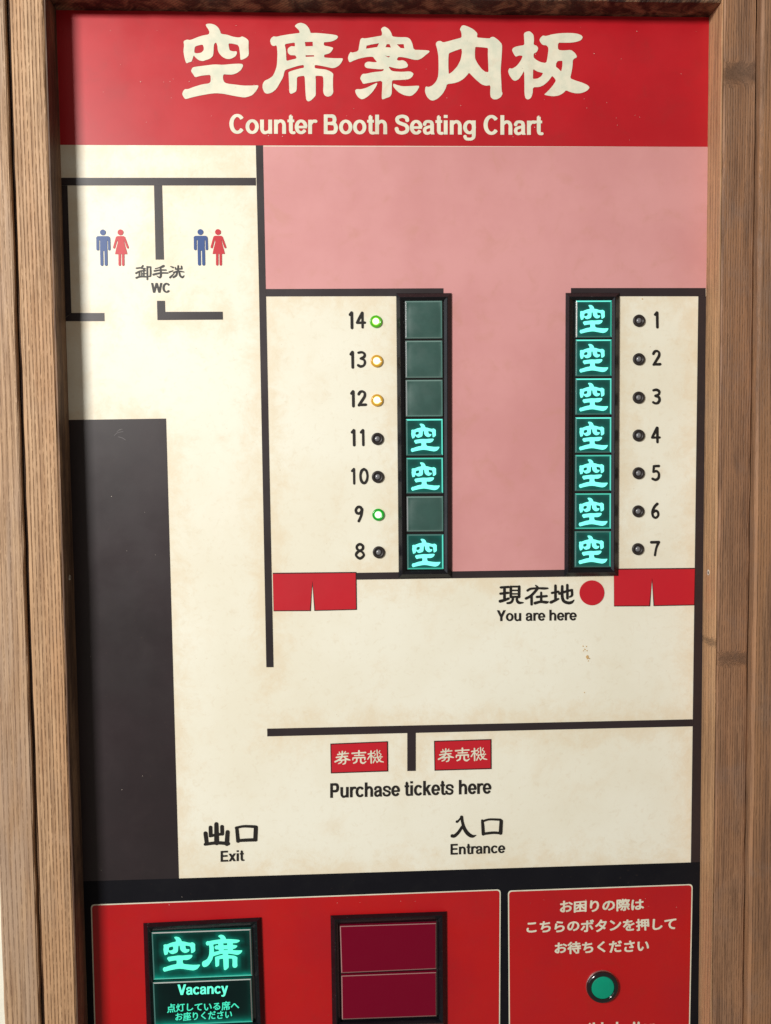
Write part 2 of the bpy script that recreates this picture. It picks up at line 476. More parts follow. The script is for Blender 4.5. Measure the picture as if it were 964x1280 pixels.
w_right = wood_mat('brown_aged_wood', (0.36, 0.195, 0.108, 1), (0.27, 0.140, 0.077, 1), (0.10, 0.052, 0.030, 1),
                   knots=[(k1.x + .002, k1.z, 0.030), (k2.x + .002, k2.z, 0.020)], pore=0.5, dashes=0.45, pitch=0.0023, seed=5.7, alt=(0.40, 0.20, 0.10, 1), tone2=0.55, stain=(0.22, 0.145, 0.11, 1), stain_amt=0.5)
w_right2 = wood_mat('brown_outer_wood', (0.34, 0.185, 0.10, 1), (0.26, 0.135, 0.075, 1), (0.09, 0.048, 0.028, 1), pore=0.5, dashes=0.4, pitch=0.0026, seed=12.2, alt=(0.38, 0.19, 0.09, 1), tone2=0.6, stain=(0.24, 0.155, 0.11, 1), stain_amt=0.5)
w_face_shade = wood_mat('painted_shade_wood', (0.15, 0.085, 0.050, 1), (0.11, 0.06, 0.038, 1), (0.04, 0.022, 0.016, 1), pore=0.5, seed=2.2, stain=(0.06, 0.03, 0.025, 1), stain_amt=0.5)  # darker wood: shade on the left inner face put into its colour
w_face_lit = wood_mat('painted_lit_wood', (0.50, 0.295, 0.155, 1), (0.39, 0.215, 0.11, 1), (0.15, 0.08, 0.045, 1), knots=[(P(887, 800, .012).x, P(887, 800, .012).z, 0.013)], pore=0.5, dashes=0.45, pitch=0.006, alt=(0.55, 0.30, 0.15, 1), tone2=0.5, seed=4.2, stain=(0.32, 0.2, 0.13, 1), stain_amt=0.5)  # lighter wood: light on the right inner face put into its colour
w_beam = wood_mat('shade_dark_wood', (0.050, 0.024, 0.014, 1), (0.036, 0.017, 0.011, 1), (0.02, 0.010, 0.008, 1), pore=0.6, seed=1.2, stain=(0.03, 0.014, 0.012, 1))  # dark tone paints in the shade under the beam and in the gap

wl = mesh('wall', [(-1.5, 0.03, -1.2), (1.5, 0.03, -1.2), (1.5, 0.03, 1.2), (-1.5, 0.03, 1.2),
                   (-1.5, 0.10, -1.2), (1.5, 0.10, -1.2), (1.5, 0.10, 1.2), (-1.5, 0.10, 1.2)],
          [(0, 1, 2, 3), (7, 6, 5, 4), (0, 4, 5, 1), (1, 5, 6, 2), (2, 6, 7, 3), (3, 7, 4, 0)], M['plaster'])
tag(wl, kind='structure')

def post(name, vf, mat, label, nails=()):
    o = single(name, vf, mat, label, 'wooden post')
    for (x, d, z) in nails:
        vs, fs = [], []
        n = 14
        side = 1 if x < 0 else -1
        for rr, h in ((0.0027, 0), (0.0024, 0.0005), (0.0013, 0.0004), (0.0009, 0.00008)):
            for i in range(n):
                a = 2 * math.pi * i / n
                vs.append(Vector((x + side * h, -d + rr * math.cos(a) * random.uniform(.8, 1.15), z + rr * math.sin(a) * random.uniform(.8, 1.2))))
        for r in range(3):
            for i in range(n):
                a, b_ = r * n + i, r * n + (i + 1) % n
                fs.append((a, b_, b_ + n, a + n) if side < 0 else (a, a + n, b_ + n, b_))
        fs.append(tuple(3 * n + i for i in range(n)))
        mesh('nail', vs, fs, [M['steel'], M['btn_black']], o, fm=[0] * (2 * n) + [1] * (n + 1))
    return o

lp = post('wooden_post', board(xpl0, xl - 0.0016, BOT, TOP, -0.02, JD, seed=2), w_left,
     'pale ribbed wooden post directly along the left edge of the chart', [(xl + 0.0002, JD * 0.45, P(86, 722, JD * .45).z)])
v, f = board(xl - 0.00158, xl, BOT, TOP, -0.02, JD - 0.0006, ch=0.0003, wob=0.0001, seed=21)  # thin board added to carry the painted shade of the post's side
mesh('inner_face_shading', v, f, w_face_shade, lp, label='inner face towards the chart, shade painted in dark brown')
rp = post('wooden_post', board(xr + 0.0016, X(941, 450, JD), BOT, TOP, -0.02, JD, ch=0.0016, wob=0.0006, seed=5), w_right,
     'brown weathered wooden post with dark knots along the right edge of the chart', [(xr - 0.0002, JD * 0.45, P(888, 715.7, JD * .45).z)])
v, f = board(xr, xr + 0.00158, BOT, TOP, -0.02, JD - 0.0004, ch=0.0004, wob=0.0002, seed=22)  # thin board added to carry the painted light of the post's side
mesh('inner_face_shading', v, f, w_face_lit, rp, label='inner face towards the chart, light painted in golden brown')
single('wooden_board', board(xpl2, xpl1, BOT, TOP, -0.02, dpl, seed=9), w_left2,
       'pale wooden board at the far left, cream wall showing beside its foot', 'board')
JR = JD + 0.0088
single('wooden_board', board(X(941, 450, JD) + 0.0003, X(1050, 450, JR), BOT, TOP, -0.02, JR, ch=0.0022, seed=11), w_right2,
       'brown wooden board at the far right, proud of the knotted post', 'board')
v, f = board(xpl1 + 0.0003, xpl0 - 0.0003, BOT, TOP, -0.02, JD - 0.0035, seed=31)  # added strip whose dark colour stands in for shade in the gap
single('gap_shade_strip', (v, f), w_beam, 'thin dark strip standing in for shade in the gap between the pale left board and the ribbed post', 'shade strip')
zb = (P(72, 12.5).z + P(884, 22).z) / 2
v, f = board(zb, zb + 0.16, xl + 0.0006, xr - 0.0006, -0.02, JD - 0.002, seed=14)
v = [Vector((q.z, q.y, q.x)) for q in v]
f = [t[::-1] for t in f]
single('top_beam', (v, f), w_beam, 'dark wooden beam across the top above the red title', 'beam')

# ------------------------------------------------------------------ the chart
base = empty('seating_chart_board', P(480, 1278), 'large cream and red seating chart board with floor plan and Japanese title', 'sign board')
L1, L2, L3, L4, L5 = 0.00015, 0.0003, 0.00045, 0.0006, 0.0008
zt, zbm = zb + 0.006, P(480, 1330).z
v = [Vector((x, -d, z)) for d in (0.0, -0.012) for x, z in ((xl - .004, zt), (xr + .004, zt), (xr + .004, zbm), (xl - .004, zbm))]
mesh('panel', v, [(3, 2, 1, 0), (4, 5, 6, 7), (0, 1, 5, 4), (1, 2, 6, 5), (2, 3, 7, 6), (3, 0, 4, 7)], M['cream'], base)


WALLS = [
    [(319.8, 181.6), (328.8, 181.6), (332.4, 361), (342, 834), (333, 834), (323.8, 361)],
    [(60, 222.2), (319.8, 222.2), (320, 231.7), (60, 231.7)],
    [(72, 231.8), (84.4, 231.8), (89.4, 391.1), (76, 401.4)],
    [(89.4, 391.2), (130.5, 391.2), (130.7, 401.3), (76.2, 401.5)],
    [(192.6, 231.8), (202.6, 231.8), (205, 324.4), (194.6, 324.4)],
    [(196.3, 376), (206.2, 376), (206.6, 389.8), (278.4, 389.6), (278.7, 399.4), (196.9, 400)],
    [(332.6, 361.3), (554.5, 360.3), (554.5, 370), (332.7, 370.5)],
    [(713.8, 360), (882.2, 360), (882.2, 370.3), (713.8, 370.3)],
    [(873, 370.4), (895, 370.4), (895, 1078), (863.7, 1078)],
    [(445, 716), (767, 711.2), (767, 720), (445, 724.6)],
    [(334, 910.8), (866, 899.1), (865.9, 907.9), (334.2, 920.5)],
    [(509.2, 916.3), (519.8, 916), (519.8, 963.6), (509.2, 963.8)],
    [(70, 525.2), (207.6, 523.2), (223.7, 1098), (90, 1102)],
]
# the aged-paper sheet: a fine grid that knows how far each point lies from the printed walls
segs = []
for w_ in WALLS + [[(60, 182), (319, 182), (319, 181), (60, 181)], [(223, 1098), (864, 1078), (864, 1079), (223, 1099)],
                   [(495, 366), (565, 366), (565, 722), (498, 722)], [(706, 366), (774, 366), (773, 720), (705, 720)]]:
    c = [P(x, y) for x, y in w_]
    for i_ in range(len(c)):
        a_, b_ = c[i_], c[(i_ + 1) % len(c)]
        segs.append((a_.x, a_.z, b_.x, b_.z))
segs = np.array(segs)
gx = np.linspace(xl - 0.003, xr + 0.003, 170); gz = np.linspace(P(480, 1330).z, zt - 0.001, 270)
GX, GZ = np.meshgrid(gx, gz)
dist = np.full(GX.shape, 9.0)
for ax_, az_, bx_, bz_ in segs:
    dx_, dz_ = bx_ - ax_, bz_ - az_
    t_ = np.clip(((GX - ax_) * dx_ + (GZ - az_) * dz_) / (dx_ * dx_ + dz_ * dz_), 0, 1)
    dist = np.minimum(dist, np.hypot(GX - ax_ - t_ * dx_, GZ - az_ - t_ * dz_))
nx_, nz_ = len(gx), len(gz)
pv = [(float(x), -L1, float(z)) for x, z in zip(GX.ravel(), GZ.ravel())]
pf = [(r * nx_ + k, r * nx_ + k + 1, (r + 1) * nx_ + k + 1, (r + 1) * nx_ + k) for r in range(nz_ - 1) for k in range(nx_ - 1)]
pp = mesh('paper_sheet', pv, pf, M['cream'], base)
at = pp.data.attributes.new('near', 'FLOAT', 'POINT')
at.data.foreach_set('value', dist.ravel().astype(np.float32))

sheet('header_band', [(55, 2), (900, 10), (900, 183.5), (55, 181)], L2, M['red'], base)
sheet('pink_room_floor', [(329, 183), (900, 183.5), (900, 361), (738, 361), (738, 713), (540, 715), (540, 361.2), (332.2, 361.2)], L2, M['pink'], base)

def wall_line(q): sheet('wall_line', q, L3, M['dark'], base)
for q in WALLS: wall_line(q)
sheet('lower_band', [(90, 1102), (223.7, 1098), (863.7, 1078), (895, 1077), (895, 1330), (80, 1330)], L3, M['black'], base)

# curtains (noren) marks over the two booth entrances
def curtain(q, ap, b0, b1):
    g = 1.0
    (ax, ay), (bx, by), (cx, cy), (dx, dy) = q
    sheet('curtain_outline', [(ax, ay - 1), (bx + g, by - 1), (cx + g, cy + g), (b1[0], b1[1] + g), (ap[0], ap[1] - 3.5), (b0[0], b0[1] + g), (dx, dy + g)][::1], L4, M['outline'], base)
    sheet('curtain_mark', [(ax, ay + .4), (bx, by + .4), (cx, cy), (b1[0] + 1.2, b1[1]), (ap[0] + .3, ap[1] - 5), (b0[0] - 1.2, b0[1]), (dx + .4, dy)], L5, M['redink'], base)
curtain([(341, 717), (444.5, 715.9), (445.2, 761.3), (342, 763)], (390.4, 731), (388.6, 762.8), (393.0, 762.6))
curtain([(767.4, 711.8), (868.6, 710.8), (867.6, 755.6), (767.6, 757)], (815, 727), (812.8, 756.8), (817.0, 756.6))
glyph_mesh('location_dot', [('+', disc((740, 741), 15.6, 48))], lambda x, y: (x, y), L4, M['redink'], base)

# ------------------------------------------------------------------ lettering
def crop(ox, oy, s, dx=0, dy=0): return lambda x, y: (ox + x / s + dx, oy + y / s + dy)
G_KUU = [('+', chaikin([(325,95),(345,84),(385,84),(430,97),(465,127),(485,165),(492,195),(560,205),(620,225),(660,233),(700,235),(725,222),(765,240),(797,268),(795,330),(800,430),(765,462),(725,480),(706,478),(703,420),(690,320),(620,302),(575,300),(582,345),(590,378),(630,388),(665,385),(670,410),(650,445),(600,470),(560,472),(510,450),(470,405),(458,370),(455,330),(445,295),(428,292),(415,320),(412,400),(405,440),(370,470),(330,482),(295,495),(250,485),(215,455),(195,430),(182,470),(172,500),(140,508),(118,520),(105,500),(90,440),(82,380),(90,320),(82,275),(120,258),(160,264),(240,230),(300,212),(360,202),(368,175),(355,145),(335,118)])),
  ('-', chaikin([(207,335),(250,320),(295,313),(306,345),(304,375),(280,400),(245,408),(215,408),(200,395)])),
  ('+', chaikin([(190,560),(260,550),(340,540),(420,530),(520,535),(600,526),(680,522),(725,524),(738,545),(715,590),(670,625),(620,642),(570,642),(518,637),(515,690),(530,725),(560,740),(640,750),(740,762),(830,762),(900,757),(905,775),(880,820),(840,865),(790,885),(750,893),(690,885),(600,868),(520,852),(440,845),(370,852),(270,870),(180,890),(105,912),(85,890),(68,855),(80,820),(100,800),(130,802),(200,775),(290,748),(365,738),(382,715),(380,645),(330,648),(270,655),(210,672),(190,640),(165,605),(175,575)]))]
G_SEKI = [('+', chaikin([(380,108),(410,82),(450,73),(500,90),(535,130),(550,165),(555,187),(620,185),(700,192),(780,200),(840,210),(858,228),(840,255),(790,278),(740,285),(700,287),(702,325),(750,332),(806,347),(790,380),(765,408),(725,420),(705,425),(703,455),(770,460),(840,463),(912,462),(900,500),(870,540),(830,565),(790,572),(740,560),(670,545),(600,535),(600,570),(640,578),(720,585),(770,605),(805,632),(800,680),(800,780),(805,840),(780,875),(740,885),(708,870),(692,830),(697,740),(693,660),(650,655),(608,655),(612,700),(612,800),(612,870),(590,895),(560,925),(530,937),(508,920),(500,850),(495,740),(490,655),(450,658),(405,668),(405,740),(402,820),(375,840),(338,855),(322,835),(320,760),(315,650),(312,615),(350,600),(400,585),(450,572),(482,568),(482,535),(420,545),(340,570),(280,590),(268,610),(255,670),(215,740),(180,800),(130,840),(80,853),(50,840),(28,790),(30,745),(50,710),(95,690),(140,660),(165,610),(185,550),(190,470),(192,400),(185,320),(150,330),(125,318),(110,270),(125,240),(150,222),(180,228),(230,215),(320,200),(400,190),(437,185),(428,155),(400,130)])),
  ('-', chaikin([(270,308),(330,298),(383,290),(385,335),(345,328),(310,350),(302,375),(308,408),(335,430),(390,430),(405,465),(340,480),(290,493),(288,440),(285,370)])),
  ('-', [(492,285),(578,282),(580,330),(500,332)]), ('-', [(500,430),(592,430),(594,444),(502,448)])]
G_AN = [('+', chaikin([(405,145),(425,122),(450,116),(490,140),(518,180),(530,225),(600,232),(690,232),(725,250),(750,300),(765,370),(840,372),(925,376),(942,390),(900,425),(850,465),(810,482),(760,478),(700,462),(640,450),(595,448),(578,478),(600,490),(645,483),(680,500),(705,540),(690,565),(620,578),(560,572),(500,555),(490,560),(520,600),(560,608),(640,612),(725,605),(765,630),(750,665),(715,692),(640,700),(560,702),(527,705),(525,780),(525,850),(505,885),(465,898),(425,915),(415,905),(415,850),(420,780),(420,708),(340,720),(260,735),(210,745),(195,715),(177,685),(190,650),(210,632),(235,634),(320,615),(427,605),(440,580),(400,585),(320,578),(245,570),(225,545),(232,515),(265,498),(320,506),(365,505),(335,470),(318,445),(250,448),(170,465),(100,490),(70,508),(55,500),(43,460),(55,420),(75,392),(90,402),(158,385),(168,320),(180,255),(200,240),(230,246),(300,235),(370,222),(415,215),(418,180)])),
  ('-', [(248,325),(300,312),(385,298),(365,340),(300,350),(243,358)]), ('-', [(470,308),(500,308),(515,345),(455,342)]),
  ('-', [(580,310),(655,308),(662,355),(620,350)]), ('-', [(445,432),(480,440),(508,440),(490,455)]),
  ('+', chaikin([(370,728),(355,770),(315,830),(265,880),(215,910),(190,912),(155,890),(130,850),(122,815),(140,800),(180,803),(240,790),(310,755)])),
  ('+', chaikin([(545,740),(580,755),(640,770),(720,768),(822,762),(825,780),(795,830),(750,870),(715,878),(650,865),(590,830),(545,780),(537,755)]))]
G_NAI = [('+', chaikin([(410,148),(430,108),(455,100),(500,115),(560,145),(605,190),(597,235),(650,240),(740,246),(750,232),(780,226),(830,260),(875,310),(872,400),(865,500),(858,600),(865,720),(870,825),(880,850),(860,890),(820,912),(780,915),(750,890),(743,850),(748,757),(700,765),(650,750),(590,700),(540,650),(512,620),(490,650),(450,690),(400,720),(340,738),(270,745),(258,790),(225,850),(170,905),(120,928),(85,920),(50,885),(28,830),(35,770),(70,778),(110,762),(150,720),(172,670),(178,600),(178,500),(175,430),(162,360),(145,300),(170,275),(200,272),(230,290),(300,272),(370,252),(430,237),(430,195),(422,165)])),
  ('-', chaikin([(290,408),(360,380),(430,357),(435,400),(420,480),(385,550),(330,610),(290,637),(285,560),(285,470)], .12)),
  ('-', chaikin([(580,338),(650,342),(720,350),(718,420),(722,520),(725,615),(690,612),(650,580),(605,520),(578,465),(576,400)], .12))]
G_BAN = [('+', chaikin([(218,190),(245,172),(285,166),(325,205),(330,260),(325,315),(360,325),(378,355),(360,395),(325,412),(325,455),(360,485),(410,508),(465,515),(478,450),(490,350),(465,320),(425,318),(400,290),(388,260),(405,232),(428,213),(460,220),(530,200),(620,188),(720,185),(800,192),(850,210),(865,235),(845,265),(800,282),(740,292),(660,293),(592,292),(592,370),(650,378),(735,370),(780,405),(805,450),(755,475),(752,550),(740,620),(725,682),(780,705),(860,730),(920,758),(940,785),(910,820),(850,845),(790,848),(730,835),(680,812),(650,845),(600,872),(540,880),(480,872),(438,862),(480,825),(530,770),(572,708),(550,675),(528,655),(490,710),(440,755),(390,778),(318,780),(315,850),(295,900),(260,917),(235,900),(225,850),(225,740),(222,595),(200,640),(165,690),(125,712),(95,700),(60,650),(45,605),(60,570),(90,578),(140,548),(185,490),(208,435),(165,432),(130,447),(110,420),(88,375),(100,350),(130,335),(180,325),(225,318),(222,255)])),
  ('-', chaikin([(320,580),(365,608),(430,625),(410,660),(370,685),(318,690)], .12)),
  ('-', chaikin([(590,492),(642,490),(640,550),(628,608),(600,580),(570,555),(572,520)], .12))]
TS = 964 / 110
for g, ox, nm in ((G_KUU, 220, 'first'), (G_SEKI, 325, 'second'), (G_AN, 430, 'third'), (G_NAI, 528, 'fourth'), (G_BAN, 630, 'fifth')):
    glyph_mesh('title_character', g, crop(ox, 20, TS), L4, M['title'], base, label=nm + ' cream brush character of the red title band')

def B(s, w=28, cap='r', smooth=True): return brush(s, w, cap, smooth)
def join(*a):
    o = []
    for x in a: o += x
    return o
# 現在地
genzai = join(B([(75,86),(165,80)],28), B([(70,158),(160,148)],28), B([(66,246,36),(110,235,32),(165,214,28)]), B([(117,85),(117,230)],32,smooth=False),
  B([(190,78),(190,196)],30), B([(190,76),(285,76)],22), B([(287,76),(286,196)],32), B([(195,120),(285,120)],18), B([(195,160),(285,160)],18), B([(190,195),(288,193)],24),
  B([(216,200,28),(208,240,28),(185,262,28),(150,268,24)]), B([(262,200,28),(262,236,30),(285,262,34),(334,262,14)]),
  B([(384,122,28),(420,102,26),(500,95,24),(575,97,28),(618,96,20)]), B([(478,62,16),(500,90,30),(470,135,30),(420,185,30),(366,214,30)]), B([(431,185),(431,282)],30),
  B([(492,196),(605,186)],28), B([(542,145,24),(542,250,30)]), B([(470,268,34),(535,252,30),(600,258,34),(626,252,14)]),
  B([(666,150,26),(742,134,26)]), B([(708,65,30),(708,230,32)]), B([(655,258,34),(700,238,30),(742,218,22)]),
  B([(752,158,30),(820,135,28),(900,114,26)]), B([(786,72,30),(786,190,34),(806,245,36),(860,265,36),(900,255,30),(922,232,12)]), B([(845,58,30),(846,212,30)]), B([(896,116,30),(900,175,28),(872,196,20)]))
glyph_mesh('lettering', genzai, crop(618, 725, 9.269), L4, M['ink'], base, 'Japanese words beside the red dot')
# 入口 / 出口
iri = join(B([(250,128,46),(262,200,40),(288,290,50),(340,365,54),(400,400,46),(455,386,10)]), B([(256,268,38),(205,345,42),(150,395,46),(118,396,52)]), B([(240,135,20),(205,180,26),(184,194,38)]),
  B([(543,178,36),(552,270,46),(557,370,46)]), B([(548,190,30),(640,162,30),(800,166,34)]), B([(812,185,50),(802,355,54)]), B([(560,366,38),(700,350,38),(805,358,36)]))
glyph_mesh('lettering', iri, crop(555, 1010, 11.34), L4, M['ink'], base)
shutsu = join(B([(325,242,42),(328,430,50)]), B([(266,275,38),(268,352,38)]), B([(262,362,28),(325,348,28),(385,342,30)]), B([(382,268,38),(384,340,38)]),
  B([(216,335,42),(228,430,40)]), B([(212,445,30),(330,430,34),(445,438,36)]), B([(438,322,42),(430,440,46)]),
  B([(530,280,34),(543,412,38)]), B([(520,280,22),(600,264,26),(715,268,30)]), B([(722,275,42),(716,398,42)]), B([(538,408,30),(640,402,34),(722,400,34)]))
glyph_mesh('lettering', shutsu, crop(230, 1000, 8.033), L4, M['ink'], base)
# 御手洗
otearai = join(B([(75,140),(150,132)],24), B([(188,97),(160,135)],26), B([(160,138),(222,148)],24), B([(68,226,30),(135,192,26),(225,180,24)]), B([(128,210,26),(124,285,28)]), B([(74,306,32),(140,285,28),(235,286,26)]),
  B([(166,215),(166,285)],20), B([(202,150),(202,285)],22), B([(170,236),(236,232)],18), B([(262,115),(264,332)],28,smooth=False), B([(262,118),(318,118)],24), B([(318,118,26),(318,262,28),(292,282,20)]),
  B([(398,148,14),(470,130,20),(530,108,40),(545,100,36)]), B([(384,187,28),(480,172,24),(586,172,24)]), B([(368,250,34),(480,224,28),(615,222,24)]), B([(490,130,26),(496,262,34),(474,300,30),(428,272,12)]),
  B([(664,110,16),(706,126,30)]), B([(640,206,26),(704,184,16)]), B([(654,300,32),(722,232,14)]), B([(744,126,18),(752,156,24)]), B([(750,156),(858,150)],24), B([(795,100),(790,190)],28), B([(852,108,26),(856,150,26)]),
  B([(716,216,24),(790,192,26),(892,204,20)]), B([(776,205,28),(760,262,32),(712,296,30)]), B([(812,205,28),(828,268,32),(866,296,34),(896,268,14)]))
glyph_mesh('lettering', otearai, crop(165, 325, 13.77), L4, M['ink'], base)
# 券売機
kenbai = join(B([(190,188,14),(200,214,22)]), B([(282,182,14),(262,212,22)]), B([(168,226,22),(250,216,18),(325,208,18)]), B([(148,268,22),(230,256,20),(312,250,18)]), B([(236,180,22),(226,265,26),(180,305,26),(130,332,24)]), B([(264,262,18),(300,292,28),(348,306,16)]),
  B([(190,312),(284,302)],20), B([(284,302,22),(276,352,22),(244,366,16)]), B([(232,308,20),(216,340,20),(180,358,16)]),
  B([(380,208,24),(480,200,18),(576,196,22)]), B([(480,172,26),(480,240,22)]), B([(416,240),(552,236)],18), B([(394,275),(568,268)],20), B([(394,275,20),(390,302,20)]), B([(568,268,20),(565,300,20)]), B([(450,285,22),(442,330,24),(402,352,20)]), B([(506,285,22),(510,335,26),(545,352,24),(582,328,14)]),
  B([(615,218,20),(692,206,18)]), B([(657,175,22),(660,350,22)]), B([(650,232,16),(610,292,20)]), B([(670,240,14),(690,264,16)]), B([(716,172,13),(698,202,13),(722,222,13),(702,248,13)]), B([(745,160,18),(756,270,20),(790,320,22),(838,334,14)]),
  B([(788,168,13),(772,198,13),(804,222,13),(786,248,13)]), B([(690,272),(822,258)],15), B([(722,275,16),(690,345,18)]), B([(802,280,14),(745,342,16)]), B([(722,304),(738,330)],12))
tm1 = [(413, 929.5), (485, 926.5), (485.4, 964.3), (413.6, 966.8)]
tm2 = [(542.6, 926), (614.4, 923.8), (614.6, 961.3), (543.2, 963.4)]
for q, dx, dy in ((tm1, 0, 0), (tm2, 129.3, -3.2)):
    sheet('ticket_machine_outline', q, L4, M['outline'], base)
    (a, b_, c, d_) = q
    r = mesh('ticket_machine_mark', [P(x, y, L5) for x, y in ((a[0] + 1.3, a[1] + 1.3), (b_[0] - 1.3, b_[1] + 1.3), (c[0] - 1.3, c[1] - 1.3), (d_[0] + 1.3, d_[1] - 1.3))], [(3, 2, 1, 0)], M['redink'], base)
    glyph_mesh('lettering', kenbai, crop(408, 924, 11.756, dx, dy), L5 + 0.00012, M['title'], r)

# --- narrow grotesque alphabet, 1000 units per em, y up
WV, WH = 1.22, 1.10
def E_(cx, cy, rx, ry, a0=0, a1=360, wv=112, wh=94, n=26):
    pts = []; wv *= WV; wh *= WH; ry -= 8
    for i in range(n + 1):
        a = math.radians(a0 + (a1 - a0) * i / n)
        k = abs(math.cos(a))
        pts.append((cx + rx * math.cos(a), cy + ry * math.sin(a), wh + (wv - wh) * k))
    return brush(pts, 0, 'b' if abs(a1 - a0) < 360 else 'r', False)
def S_(x, y0, y1, w=114):
    w *= WV
    return [('+', [(x - w / 2, y0), (x + w / 2, y0), (x + w / 2, y1), (x - w / 2, y1)])]
def H_(x0, x1, y, w=94):
    w *= WH
    return [('+', [(x0, y - w / 2), (x1, y - w / 2), (x1, y + w / 2), (x0, y + w / 2)])]
def PG(x0, y0, x1, y1, w=128):
    w *= 1.14
    return [('+', [(x0 - w / 2, y0), (x0 + w / 2, y0), (x1 + w / 2, y1), (x1 - w / 2, y1)])]
def K(pts, cap='b'): return brush([(a, b_, w * 1.17) for a, b_, w in pts], 100, cap)
XH = 519
arch = K([(120, 310, 60), (165, 420, 96), (260, 474, 98), (350, 440, 108), (393, 350, 112), (396, 250, 114)])
ALPHA = {
 'o': (501, E_(250, 260, 172, 224)), 'C': (592, E_(305, 358, 212, 318, 38, 322, 122, 100)),
 'c': (456, E_(245, 260, 168, 224, 38, 322)),
 'e': (456, join(E_(236, 260, 162, 224, 0, 326), H_(80, 446, 250, 84))),
 'u': (501, join(S_(102, 200, XH), K([(104, 250, 114), (108, 140, 110), (165, 50, 100), (250, 45, 96), (340, 95, 80), (385, 200, 60)]), S_(397, 0, XH))),
 'n': (501, join(S_(104, 0, XH), arch, S_(396, 0, 260))), 'h': (501, join(S_(104, 0, 716), arch, S_(396, 0, 260))),
 't': (273, join(PG(110, 640, 140, 700, 60), S_(140, 120, 660), K([(140, 160, 112), (150, 75, 104), (200, 42, 92), (268, 46, 92)]), H_(18, 262, 474, 90))),
 'r': (319, join(S_(104, 0, XH), K([(120, 300, 60), (160, 410, 92), (225, 468, 98), (318, 462, 104)]))),
 'B': (592, join(S_(120, 0, 716), H_(120, 320, 660, 110), H_(120, 330, 388, 104), H_(120, 330, 56, 112), K([(300, 660, 110), (400, 640, 116), (438, 530, 120), (400, 412, 112), (300, 388, 104)]), K([(310, 388, 104), (440, 360, 112), (488, 222, 124), (440, 80, 116), (310, 56, 112)]))),
 'S': (547, K([(462, 508, 124), (430, 610, 114), (285, 662, 102), (125, 612, 114), (98, 520, 118), (150, 435, 114), (280, 380, 112), (410, 325, 114), (468, 220, 120), (430, 105, 114), (275, 50, 102), (125, 90, 112), (75, 215, 124)])),
 's': (456, K([(392, 358, 108), (345, 445, 92), (225, 476, 88), (110, 445, 96), (88, 378, 98), (130, 312, 92), (235, 268, 92), (345, 222, 94), (378, 150, 98), (335, 68, 92), (220, 42, 88), (100, 75, 92), (62, 165, 108)])),
 'a': (456, join(K([(78, 362, 110), (120, 452, 96), (220, 476, 90), (325, 446, 104), (352, 360, 112)]), S_(352, 90, 380, 112), PG(352, 100, 380, 0, 112), K([(352, 300, 84), (210, 268, 88), (112, 225, 100), (84, 145, 108), (110, 65, 100), (195, 38, 88), (300, 85, 84), (352, 170, 80)]))),
 'i': (228, join(S_(114, 0, XH), S_(114, 606, 716))),
 'g': (501, join(E_(242, 268, 162, 212), S_(396, -40, XH), K([(396, 0, 114), (385, -100, 108), (310, -160, 96), (220, -166, 92), (120, -150, 96), (76, -60, 108)]))),
 'W': (774, join(PG(66, 716, 205, 0), PG(387, 716, 205, 0, 124), PG(387, 716, 570, 0, 124), PG(708, 716, 570, 0))),
 'V': (547, join(PG(66, 716, 273, 0, 136), PG(480, 716, 273, 0, 136))),
 'Y': (547, join(PG(70, 716, 273, 270, 140), PG(476, 716, 273, 270, 140), S_(273, 0, 330, 120))),
 'x': (456, join(PG(72, XH, 384, 0, 134), PG(384, XH, 72, 0, 134))),
 'y': (456, join(PG(66, XH, 238, 0, 124), PG(392, XH, 226, -50, 120), K([(232, -20, 118), (195, -130, 108), (130, -166, 96), (58, -156, 96)]))),
 'k': (456, join(S_(104, 0, 716), PG(372, XH, 120, 200, 138), PG(208, 330, 390, 0, 132))),
 'P': (547, join(S_(120, 0, 716), H_(120, 300, 660, 110), H_(120, 300, 326, 110), K([(290, 660, 110), (400, 635, 118), (440, 494, 122), (400, 352, 118), (290, 326, 110)]))),
 'E': (547, join(S_(120, 0, 716), H_(120, 505, 660, 112), H_(120, 480, 376, 108), H_(120, 515, 56, 112))),
 'b': (501, join(S_(104, 0, 716), E_(262, 260, 162, 224))),
 ' ': (228, []),
}
def words(txt, x0, y0, x1, y1, cap, d, mat, parent, squeeze=0.0, bold=1.0, label=None):
    """baseline from (x0,y0) to (x1,y1) in photo pixels"""
    polys, x = [], 0
    for ch in txt:
        adv, g = ALPHA[ch]
        polys += [(s, [(px + x, py) for px, py in p]) for s, p in g]
        x += adv
    xs = [p[0] for _, q in polys for p in q]
    a, b_ = min(xs), max(xs)
    k = cap / 716
    tf = lambda X_, Y_: (x0 + (x1 - x0) * (X_ - a) / (b_ - a), y0 + (y1 - y0) * (X_ - a) / (b_ - a) - Y_ * k)
    return glyph_mesh('lettering', polys, tf, d, mat, parent, label)
words('Counter Booth Seating Chart', 286.8, 167, 679.6, 168.6, 24.4, L4, M['title'], base)
words('WC', 188.8, 365.8, 212.2, 365.8, 12.2, L4, M['ink'], base)
words('You are here', 621, 776.4, 721, 775.4, 13.6, L4, M['ink'], base)
words('Purchase tickets here', 412.8, 997.4, 614.4, 992, 18.2, L4, M['ink'], base)
words('Exit', 275.8, 1077.3, 305.7, 1076, 13.5, L4, M['ink'], base)
words('Entrance', 563.2, 1068.4, 631.6, 1066.2, 13.3, L4, M['ink'], base)

